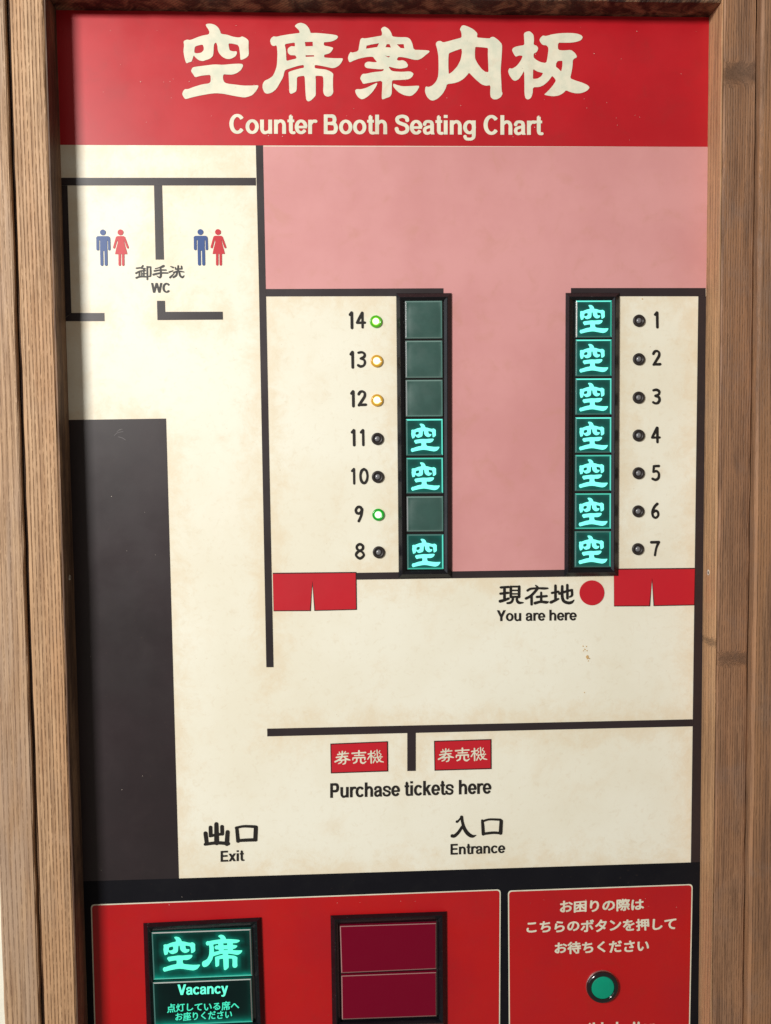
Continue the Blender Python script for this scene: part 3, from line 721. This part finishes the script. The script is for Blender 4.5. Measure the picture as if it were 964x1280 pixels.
# --- hand drawn numerals on a 100 x 170 box, y down
NUM = {
 '0': [[(50,8),(22,30),(10,85),(22,140),(50,162),(78,140),(90,85),(78,30),(50,8)]],
 '1': [[(28,30),(52,8)], [(55,10),(58,162)]],
 '2': [[(12,38),(28,14),(55,8),(80,26),(78,62),(50,105),(14,156)], [(16,152),(92,150)]],
 '3': [[(14,14),(50,8),(82,24),(80,56),(40,76)], [(40,76),(78,90),(88,122),(70,152),(38,160),(12,148)]],
 '4': [[(62,8),(34,64),(8,112)], [(8,114),(92,112)], [(66,10),(68,162)]],
 '5': [[(24,12),(86,10)], [(26,14),(20,72)], [(20,74),(58,66),(86,92),(82,138),(48,160),(10,148)]],
 '6': [[(72,8),(40,40),(16,92),(22,142),(52,162),(82,138),(78,98),(50,84),(22,104)]],
 '7': [[(8,14),(90,12)], [(88,14),(62,80),(48,160)]],
 '8': [[(50,78),(22,60),(20,28),(50,8),(80,28),(78,60),(50,78),(20,100),(12,132),(50,162),(88,132),(80,100),(50,78)]],
 '9': [[(80,40),(66,12),(36,10),(14,40),(24,72),(54,78),(80,50),(84,30)], [(84,34),(74,100),(46,162)]],
}
def numeral(chars, mat=None):
    polys = []
    out = []
    for ch, x0, y0, x1, y1 in chars:
        k = ((x1 - x0) - 3.1) / 80 if ch != '1' else 0.125
        for st in NUM[ch]:
            pts = [((x0 + 1.6 + (p[0] - 10) * ((x1 - x0 - 3.2) / 80) if ch != '1' else x0 + 1.2 + (p[0] - 28) * (x1 - x0 - 2.6) / 30), y0 + 1.4 + (p[1] - 8) * (y1 - y0 - 2.8) / 154) for p in st]
            jit = [(a, b_, 3.15 + 0.35 * math.sin(a * 1.3 + b_)) for a, b_ in pts]
            polys += brush(jit, 3, 'r')
    return glyph_mesh('seat_number', polys, lambda x, y: (x, y), L4, M['ink'], base)
numeral([('1', 436.3, 389.2, 441.4, 411.2), ('4', 445, 389.3, 457.4, 410.6)])
numeral([('1', 437.3, 438.6, 442.4, 460.6), ('3', 446, 438.8, 458, 459.6)])
numeral([('1', 438.2, 487.8, 443.2, 509), ('2', 446.6, 487.8, 458.6, 508.6)])
numeral([('1', 438.8, 536.3, 444.2, 557.8), ('1', 450.2, 536.3, 455.6, 557.6)])
numeral([('1', 438.8, 584.7, 444.2, 605.8), ('0', 449, 584.9, 461, 605.2)])
numeral([('9', 442.8, 632.2, 455, 652.8)])
numeral([('8', 443.4, 678.8, 456.4, 699.4)])
for ch, x0, y0, x1, y1 in (('1', 817.8, 389.2, 823.2, 410.4), ('2', 815, 437.3, 826.6, 458), ('3', 814.8, 485.8, 826.3, 505.8), ('4', 813.8, 533.2, 826, 554),
                           ('5', 814.2, 580.8, 825.6, 601.4), ('6', 813.4, 628.4, 825.2, 648.6), ('7', 812.8, 675.8, 825.2, 695.6)):
    numeral([(ch, x0, y0, x1, y1)])

# --- toilet pictograms
man = join([('+', disc((300, 167), 58, 28))], B([(205, 285), (402, 285)], 84), [('+', [(243, 245), (385, 245), (385, 540), (243, 540)])], B([(195, 290), (197, 505)], 56), B([(420, 290), (428, 505)], 52),
           [('-', [(224, 345), (243, 335), (243, 545), (226, 545)]), ('-', [(385, 335), (402, 345), (404, 545), (387, 545)])], B([(274, 520), (280, 812)], 60), B([(360, 520), (366, 812)], 60))
woman = join([('+', disc((653, 167), 58, 28))], B([(600, 288), (708, 288)], 92), B([(572, 300), (525, 472)], 42), B([(738, 300), (800, 472)], 42), [('+', [(610, 250), (700, 250), (725, 350), (792, 605), (545, 605), (595, 350)])],
             [('-', [(592, 340), (600, 370), (572, 480), (560, 480)]), ('-', [(722, 340), (728, 340), (772, 480), (758, 490)])], B([(637, 590), (637, 818)], 48), B([(706, 590), (708, 818)], 48))
for dx, dy in ((0, 0), (121.9, -0.4)):
    glyph_mesh('man_pictogram', man, crop(110, 280, 16.07, dx, dy), L4, M['blue'], base)
    glyph_mesh('woman_pictogram', woman, crop(110, 280, 16.07, dx, dy), L4, M['redink'], base)
# rust specks and a hair scratch on the print
for (x, y, r) in ((729, 807.6, .9), (733.2, 808, .8), (731, 811.6, .9), (729.4, 813.5, .7), (733.8, 813.2, .8), (734.5, 821.5, 2.3), (736.6, 823, 1.1), (735.4, 826, .7), (730.6, 865.6, .7), (803, 373.5, .9), (861.3, 450, .6)):
    glyph_mesh('rust_speck', [('+', [(x + r * math.cos(k) * random.uniform(.6, 1.2), y + r * math.sin(k) * random.uniform(.6, 1.2)) for k in (0, .9, 1.8, 2.7, 3.6, 4.5, 5.4)])], lambda x, y: (x, y), L4, M['rust'], base)

M['dust'] = print_mat('pale_dust', (0.75, 0.66, 0.58, 1), (0.7, 0.6, 0.5, 1), (0.6, 0.5, 0.4, 1), 0.2)
M['scuff'] = print_mat('faint_scuff', (0.16, 0.14, 0.15, 1), (0.12, 0.11, 0.11, 1), (0.1, 0.1, 0.1, 1), 0.2)
rnd = random.Random(3)
dpol = []
for k in range(110):
    x, y = rnd.uniform(112, 878), rnd.uniform(26, 178) if k < 60 else rnd.uniform(530, 1090)
    if k >= 60: x = rnd.uniform(112, 200)
    if 68 < k < 95: continue
    if k >= 95: x, y = rnd.uniform(125, 860), rnd.uniform(1120, 1135)
    r = rnd.choice((.22, .28, .35, .5))
    dpol.append(('+', [(x + r * rnd.uniform(.6, 1.3) * math.cos(a), y + r * rnd.uniform(.6, 1.3) * math.sin(a)) for a in (0, 1.2, 2.5, 3.7, 5)]))
tag(glyph_mesh('dust_specks', dpol, lambda x, y: (x, y), L5 + 0.0001, M['dust'], base), kind='stuff')
for pts in ([(143, 544.5), (147, 541), (154, 539.5)], [(148, 546), (153, 547.5), (157, 550)], [(146, 540), (150, 537), (153, 536.5)]):
    glyph_mesh('scratch', brush(pts, 0.55), lambda x, y: (x, y), L4, M['scuff'], base)

# ------------------------------------------------------------------ font lines (small Japanese print)
def jp_line(txt, x0, y0, x1, y1, height, d, mat, parent, bold=0.45):
    """one line of small print; (x0,y0)-(x1,y1) is the centre line of its box in photo pixels.
    Weight comes from ink layers a hundredth of a millimetre apart."""
    cu = bpy.data.curves.new('lettering', 'FONT'); cu.body = txt; cu.resolution_u = 3
    o = bpy.data.objects.new('lettering', cu); COL.objects.link(o)
    dg = bpy.context.evaluated_depsgraph_get(); dg.update()
    me = bpy.data.meshes.new_from_object(o.evaluated_get(dg))
    bpy.data.objects.remove(o)
    co = [(v_.co.x, v_.co.y) for v_ in me.vertices]
    tri = [tuple(p.vertices) for p in me.polygons]
    a, b_ = min(c_[0] for c_ in co), max(c_[0] for c_ in co)
    rnd = random.Random(len(txt))
    jit = [(rnd.uniform(-.03, .03), rnd.uniform(0.94, 1.06), rnd.uniform(-.06, .06)) for _ in range(len(txt) + 2)]
    vs, fs = [], []
    ring = [(0, 0)] + [(math.cos(k * math.pi / 4), 0.8 * math.sin(k * math.pi / 4)) for k in range(8)]
    for li, (ox, oy) in enumerate(ring):
        n0 = len(vs)
        for (x, y) in co:
            t = (x - a) / (b_ - a)
            ci = int(min(len(txt), max(0, x)))
            j = jit[ci]
            lean = j[2] * ((y - 0.38))
            yy = (y - 0.38) * j[1] + j[0] + 0.06 * ((x - ci) - 0.5)     # brush letters climb a little to the right
            vs.append(P(x0 + (x1 - x0) * t + (lean + 0.0) * height + ox * bold, y0 + (y1 - y0) * t - yy * height + oy * bold, d + li * 0.00001))
        fs += [tuple(n0 + k for k in f_) for f_ in tri]
    a_, b2, c_ = (vs[k] for k in fs[0][:3])
    if (b2 - a_).cross(c_ - a_).y > 0: fs = [f_[::-1] for f_ in fs]
    return mesh('lettering', vs, fs, mat, parent)

# ------------------------------------------------------------------ lower red panels
red1 = [(113.6, 1130.6), (626, 1111.6), (625, 1318), (119.4, 1330)]
red2 = [(635, 1113.2), (866, 1105), (862, 1318), (636.4, 1325)]
for q in (red1, red2):
    c = q
    sheet('panel_border', rrect(q, 5), L4, M['title'], base)
    qi = [(q[0][0] + 1.5, q[0][1] + 1.5), (q[1][0] - 1.5, q[1][1] + 1.5), (q[2][0] - 1.5, q[2][1] - 1.5), (q[3][0] + 1.5, q[3][1] - 1.5)]
    sheet('red_panel', rrect(qi, 4.2), L5, M['red_low'], base)
LT = L5 + 0.00012
jp_line('お困りの際は', 700.6, 1133.5, 804.6, 1130.6, 15.6, LT, M['title'], base, 0.62)
jp_line('こちらのボタンを押して', 659, 1158.8, 845, 1154.6, 15.8, LT, M['title'], base, 0.62)
jp_line('お待ちください', 694, 1184.8, 811, 1182, 15.6, LT, M['title'], base, 0.62)
words('this button', 735.0, 1293.0, 821.0, 1290.6, 14.6, LT, M['title'], base)

# ------------------------------------------------------------------ framed lamp units
def inset(q, l, t, r, b_):
    (ax, ay), (bx, by), (cx, cy), (dx, dy) = q
    return [(ax + l, ay + t), (bx - r, by + t), (cx - r, cy - b_), (dx + l, dy - b_)]

def moulding(parent, rings):
    """picture-frame moulding: rings of (pixel quad, depth) from outside to inside"""
    vs, fs = [], []
    for q, d in rings: vs += [P(x, y, d) for x, y in q]
    for r in range(len(rings) - 1):
        for i in range(4):
            j = (i + 1) % 4
            fs.append((r * 4 + i, r * 4 + 4 + i, r * 4 + 4 + j, r * 4 + j))
    return mesh('frame', vs, fs, M['frame'], parent)

def outline_points(polys, tf):
    out = []
    for sg, p in polys:
        n = len(p)
        for i in range(n):
            a, b_ = p[i], p[(i + 1) % n]
            for k in range(3): out.append(tf(a[0] + (b_[0] - a[0]) * k / 3, a[1] + (b_[1] - a[1]) * k / 3))
    return np.array(out)

def tile(parent, q, d, front, edges, e=1.7, name='lamp_tile', label=None, bulge=0.0003, glyphs=(), edge_leak=(.5, .5, .5, .5)):
    """glass block with a faintly cushioned face and chamfered rim; edges = materials for top, right, bottom, left"""
    mats = [front]
    for m in edges:
        if m not in mats: mats.append(m)
    n = 22
    iq = inset(q, e, e, e, e)
    vs, leak = [], []
    pts = np.concatenate([outline_points(g, tf) for g, tf in glyphs]) if glyphs else None
    hgt = iq[3][1] - iq[0][1]; wid = iq[1][0] - iq[0][0]
    for r in range(n + 1):
        for c in range(n + 1):
            u, v_ = c / n, r / n
            x = (iq[0][0] * (1 - u) + iq[1][0] * u) * (1 - v_) + (iq[3][0] * (1 - u) + iq[2][0] * u) * v_
            y = (iq[0][1] * (1 - u) + iq[1][1] * u) * (1 - v_) + (iq[3][1] * (1 - u) + iq[2][1] * u) * v_
            bb = (1 - (2 * u - 1) ** 4) * (1 - (2 * v_ - 1) ** 4) - 0.5 * ((2 * u - 1) ** 2 + (2 * v_ - 1) ** 2) * 0.8
            vs.append(P(x, y, d - bulge * 0.8 + bulge * bb if 0 < r < n and 0 < c < n else d - bulge))
            l = 0.0
            if pts is not None:
                l += math.exp(-np.min(np.hypot(pts[:, 0] - x, pts[:, 1] - y)) / 2.6)
            for k, dd in enumerate((v_ * hgt, (1 - u) * wid, (1 - v_) * hgt, u * wid)):
                l += edge_leak[k] * math.exp(-dd / 3.0)
            leak.append(l)
    fs, fm = [], []
    for r in range(n):
        for c in range(n):
            a = r * (n + 1) + c
            fs.append((a, a + n + 1, a + n + 2, a + 1)); fm.append(0)
    cn = [0, n, (n + 1) * (n + 1) - 1, n * (n + 1)]
    b0 = len(vs)
    vs += [P(x, y, d - bulge) for x, y in iq]
    vs += [P(x, y, d - bulge - 0.0010) for x, y in q]
    vs += [Vector((p.x, -0.0012, p.z)) for p in vs[b0 + 4:b0 + 8]]
    leak += [0.3] * 12
    for i in range(4):
        j = (i + 1) % 4
        fs.append((b0 + i, b0 + i + 4, b0 + j + 4, b0 + j)[::-1]); fm.append(mats.index(edges[i]))
        fs.append((b0 + i + 4, b0 + j + 4, b0 + j + 8, b0 + i + 8)); fm.append(0)
    o = mesh(name, vs, fs, mats, parent, fm=fm, label=label)
    for p in o.data.polygons:
        if p.index < n * n: p.use_smooth = True
    at_ = o.data.attributes.new('leak', 'FLOAT', 'POINT')
    at_.data.foreach_set('value', np.array(leak, dtype=np.float32))
    return o

def unit_frame(parent, q, w, h=0.0058, hin=0.0025, top_extra=0):
    a = w * 0.46
    r = [(q, 0.0005), (inset(q, .4, .4, .4, .4), h * 0.35), (inset(q, a, a, a, a), h), (inset(q, a + .9, a + .9, a + .9, a + .9), h), (inset(q, w - 1, w - 1, w - 1, w - 1), hin + 0.0012), (inset(q, w, w, w, w), hin - 0.002)]
    moulding(parent, r)
    bq = inset(q, w - 1.5, w - 1.5, w - 1.5, w - 1.5)
    v, f = slab(bq, 0.0004, 0.0012)
    mesh('backplate', v, f, M['btn_black'], parent)

def kuu_tf(x0, y0, x1, y1):
    return lambda X_, Y_: (x0 + (X_ - 68) / (905 - 68) * (x1 - x0), y0 + (Y_ - 84) / (912 - 84) * (y1 - y0))

TD = 0.0046
colL = empty('lamp_column', P(531, 545), 'left black framed column of seat lamps with four dark tiles and three lit', 'lamp column', 'framed columns of seat lamps on the chart')
unit_frame(colL, [(495.2, 366.6), (564.4, 366.2), (564.8, 722), (498.4, 722.8)], 10.2)
offE = [M['edge_grey'] if False else M['tile_off_edge']] * 4
def lx(y): return 506.4 + (y - 376) * 0.0083, 552.6 + (y - 376) * 0.0054
rowsL = [(376.2, 423.2, 0), (426, 472.4, 0), (475, 520.6, 0), (524, 569.4, 1), (572.4, 616.8, 2), (620.6, 664.4, 0), (668, 711.6, 3)]
H_I, MI, LO, GR = M['edge_hi'], M['edge_mid'], M['edge_lo'], M['edge_grey']
for y0, y1, s in rowsL:
    a, b_ = lx(y0); c, d_ = lx(y1)
    q = [(a, y0), (b_, y0 - .3), (d_, y1 - .3), (c, y1)]
    if s == 0:
        tile(colL, q, TD, M['tile_off'], [M['tile_off_edge'], M['edge_teal'], M['tile_off_edge'], M['edge_dim']], label='dark unlit square tile', bulge=0.0007)
    else:
        ed = {1: [H_I, H_I, LO, LO], 2: [MI, H_I, LO, LO], 3: [LO, H_I, MI, LO]}[s]
        tf = kuu_tf(a + 6.0, y0 + 5.6, a + 41.8, y0 + 41)
        t = tile(colL, q, TD, M['tile_on'], ed, label='lit teal tile with glowing brush character', glyphs=[(G_KUU, tf)])
        glyph_mesh('character', G_KUU, tf, TD + 0.0002, M['glow'], t)
colR = empty('lamp_column', P(740, 543), 'right black framed column with all seven teal seat lamps lit', 'lamp column', 'framed columns of seat lamps on the chart')
unit_frame(colR, [(707, 366), (774.4, 366), (773, 719.8), (705.4, 720.6)], 10.2)
rowsR = [(375.8, 421.8), (424.6, 470.3), (473.2, 518.4), (521.8, 566), (568.8, 613.8), (616.8, 661.2), (664, 709)]
for i, (y0, y1) in enumerate(rowsR):
    a = 720.0 - (y0 - 376) * 0.0045; b_ = 764.8 - (y0 - 376) * 0.0040
    q = [(a, y0), (b_, y0 - .2), (b_ - .2, y1 - .2), (a - .2, y1)]
    ed = [H_I if i < 4 else MI, [MI, MI, H_I, H_I, H_I, H_I, MI][i], [LO, LO, LO, LO, LO, MI, LO][i], [H_I, LO, LO, LO, LO, LO, LO][i]]
    if i == 0: ed[3] = GR
    if i == 6: ed[0] = LO
    tf = kuu_tf(a + 4.6, y0 + 5.4, a + 40.6, y0 + 41.2)
    t = tile(colR, q, TD, M['tile_on'], ed, label='lit teal tile with glowing brush character', glyphs=[(G_KUU, tf)])
    glyph_mesh('character', G_KUU, tf, TD + 0.0002, M['glow'], t)

vb = empty('lamp_box', P(253, 1290), 'black framed lamp box on red panel with lit green vacancy sign', 'lamp box')
unit_frame(vb, [(179, 1153.6), (326.6, 1146.4), (331.4, 1288), (183.6, 1294)], 11.5, h=0.0070)
TB = 0.0056
tf1 = lambda X_, Y_: (203.6 + (X_ - 68) / 837 * 46.5, 1171.3 + (Y_ - 84) / 828 * 43.5 - (X_ - 68) / 837 * 1.0)
tf2 = lambda X_, Y_: (252.6 + (X_ - 28) / 884 * 50.5, 1168.8 + (Y_ - 73) / 864 * 44.5 - (X_ - 28) / 884 * 1.0)
t = tile(vb, [(189.6, 1165.6), (313.4, 1161.4), (315.4, 1219.6), (192, 1224.6)], TB, M['tile_on_dark'], [GR, M['edge_grey'], MI, LO], e=1.5,
         label='upper tile with two glowing brush characters', glyphs=[(G_KUU, tf1), (G_SEKI, tf2)], edge_leak=(.2, .15, 1.5, .2))
glyph_mesh('character', G_KUU, tf1, TB + .0002, M['glow_green'], t)
glyph_mesh('character', G_SEKI, tf2, TB + .0002, M['glow_green'], t)
t = tile(vb, [(191.2, 1228.2), (314, 1223.4), (316, 1277.5), (193.4, 1282.5)], TB, M['tile_on_dark'], [GR, GR, MI, LO], e=1.5, label='lower tile with small glowing English and Japanese words', edge_leak=(0, .1, 1.2, .1))
words('Vacancy', 222, 1243.8, 285.2, 1241.6, 13, TB + .0002, M['glow_green'], t)
jp_line('点灯している席へ', 209, 1260.3, 299, 1256.4, 11.0, TB + .0002, M['glow_dim'], t, 0.28)
jp_line('お座りください', 219.6, 1270.8, 290, 1267.8, 11.0, TB + .0002, M['glow_dim'], t, 0.28)

fb = empty('lamp_box', P(486, 1290), 'black framed lamp box on red panel with two blank dark magenta tiles', 'lamp box')
unit_frame(fb, [(413, 1144), (558.4, 1139), (559.2, 1284), (415.4, 1288)], 11.5, h=0.0070)
ME = M['mag_edge']
tile(fb, [(425, 1157.6), (545.6, 1153.8), (545.6, 1211.2), (426.8, 1216.4)], TB, M['magenta'], [ME, ME, ME, ME], e=1.1)
tile(fb, [(426.8, 1219.6), (545.6, 1215.2), (545.8, 1270.2), (427.6, 1274.4)], TB, M['magenta'], [ME, ME, ME, ME], e=1.1)

# ------------------------------------------------------------------ lathe things
def lathe(name, prof, mat, parent, n=40, smooth=True, mats=None, fm=None):
    """profile (radius, height) about the -Y axis, in the parent's own frame"""
    vs, fs, fi = [], [], []
    for r, h in prof:
        for i in range(n):
            a = 2 * math.pi * i / n
            vs.append((r * math.cos(a), -h, r * math.sin(a)))
    for k in range(len(prof) - 1):
        for i in range(n):
            a, b_ = k * n + i, k * n + (i + 1) % n
            fs.append((a, b_, b_ + n, a + n))
            fi.append(fm[k] if fm else 0)
    fs.append(tuple((len(prof) - 1) * n + i for i in range(n))); fi.append(fm[-1] if fm else 0)
    me = bpy.data.meshes.new(name); me.from_pydata(vs, [], fs)
    for m in (mats or [mat]): me.materials.append(m)
    for p, i in zip(me.polygons, fi): p.use_smooth = smooth; p.material_index = i
    me.update()
    o = bpy.data.objects.new(name, me); COL.objects.link(o); o.parent = parent
    return o

PXM = 0.00075
def arc(r0, h0, r1, h1, n=6):
    """quarter-round from (r0,h0) up to (r1,h1)"""
    return [(r1 + (r0 - r1) * math.cos(math.pi / 2 * k / n), h0 + (h1 - h0) * math.sin(math.pi / 2 * k / n)) for k in range(n + 1)]

def make_led(name_mats, kind):
    t = bpy.data.objects.new('seat_light', None); t.empty_display_size = 0.01; COL.objects.link(t)
    R = 7.6 * PXM
    bz = [(R, 0.0003)] + arc(R, 0.0010, R * 0.80, 0.0021) + [(R * 0.70, 0.0021), (R * 0.50, 0.0013), (R * 0.46, 0.0006)]
    if kind == 'off':
        lathe('bezel', bz, M['bezel'], t)
        lathe('lens', [(R * 0.47, 0.0006)] + arc(R * 0.45, 0.0010, 0.0003, 0.0024, 8), M['lens_off'], t)
    else:
        rim, inner = name_mats
        lathe('bezel', bz, M[rim], t)
        lathe('lens', [(R * 0.62, 0.0016)] + arc(R * 0.60, 0.0018, R * .46, 0.0024, 4) + [(R * .44, 0.0025), (R * .2, 0.0028), (0.0002, 0.0029)], None, t, mats=[M[inner], M['core']], fm=[0, 0, 0, 0, 0, 1, 1, 1, 1])
    return t
protos = {'off': make_led(None, 'off'), 'green': make_led(('g1', 'g2'), 'on'), 'deep': make_led(('d1', 'd2'), 'on'), 'amber': make_led(('a1', 'a2'), 'on')}
used = set()
def place_led(kind, px, py, label):
    src = protos[kind]
    if kind not in used:
        o = src; used.add(kind)
    else:
        o = src.copy(); COL.objects.link(o)
        for ch in list(src.children):
            c = ch.copy(); COL.objects.link(c); c.parent = o
    o.location = P(px, py, L1)
    o.location.x += random.uniform(-1, 1) * 0.00005
    o.rotation_euler = (0, random.uniform(0, 6.28) if kind == 'off' else 0, 0)
    tag(o, label, 'indicator light', 'round indicator lights beside the seat numbers')
place_led('green', 469.9, 402.1, 'yellow-green glowing round light beside the printed numeral fourteen')
place_led('amber', 470.9, 451.4, 'amber glowing round light beside the printed numeral thirteen')
place_led('amber', 471.3, 500.4, 'amber glowing round light beside the printed numeral twelve')
place_led('off', 471.9, 548.5, 'unlit grey round light beside the printed numeral eleven')
place_led('off', 472.4, 596, 'unlit grey round light beside the printed numeral ten')
place_led('deep', 472.9, 643.3, 'pure green glowing round light beside the printed numeral nine')
place_led('off', 473.5, 690.2, 'unlit grey round light beside the printed numeral eight')
for n_, (x, y) in enumerate(((798.5, 401), (798.3, 449.1), (798.1, 497), (798.0, 544.3), (797.9, 591.4), (797.6, 639), (797.2, 686.2))):
    place_led('off', x, y, 'unlit dark round light beside the printed numeral %s, right of the fully lit column' % ('one', 'two', 'three', 'four', 'five', 'six', 'seven')[n_])

pb = empty('push_button', P(752.6, 1232.4, LT), 'round green call button in a black ring on the right red panel', 'push button')
Rb = 21.6 * PXM
lathe('outer_ring', [(Rb, 0.0)] + arc(Rb, 0.0004, Rb * .93, 0.0018, 4) + [(Rb * .9, 0.0018)], M['chrome'], pb, 64)
lathe('collar', [(Rb * .975, 0.0004)] + arc(Rb * .975, 0.002, Rb * .84, 0.0042, 6) + [(Rb * .76, 0.0042), (Rb * .71, 0.0036), (Rb * .70, 0.0010)], M['btn_black'], pb, 64)
lathe('button_cap', [(Rb * .695, 0.0010), (Rb * .695, 0.0028)] + arc(Rb * .695, 0.0028, Rb * .64, 0.0035, 4) + [(Rb * .3, 0.0037), (0.0003, 0.0038)], M['btn_green'], pb, 64)
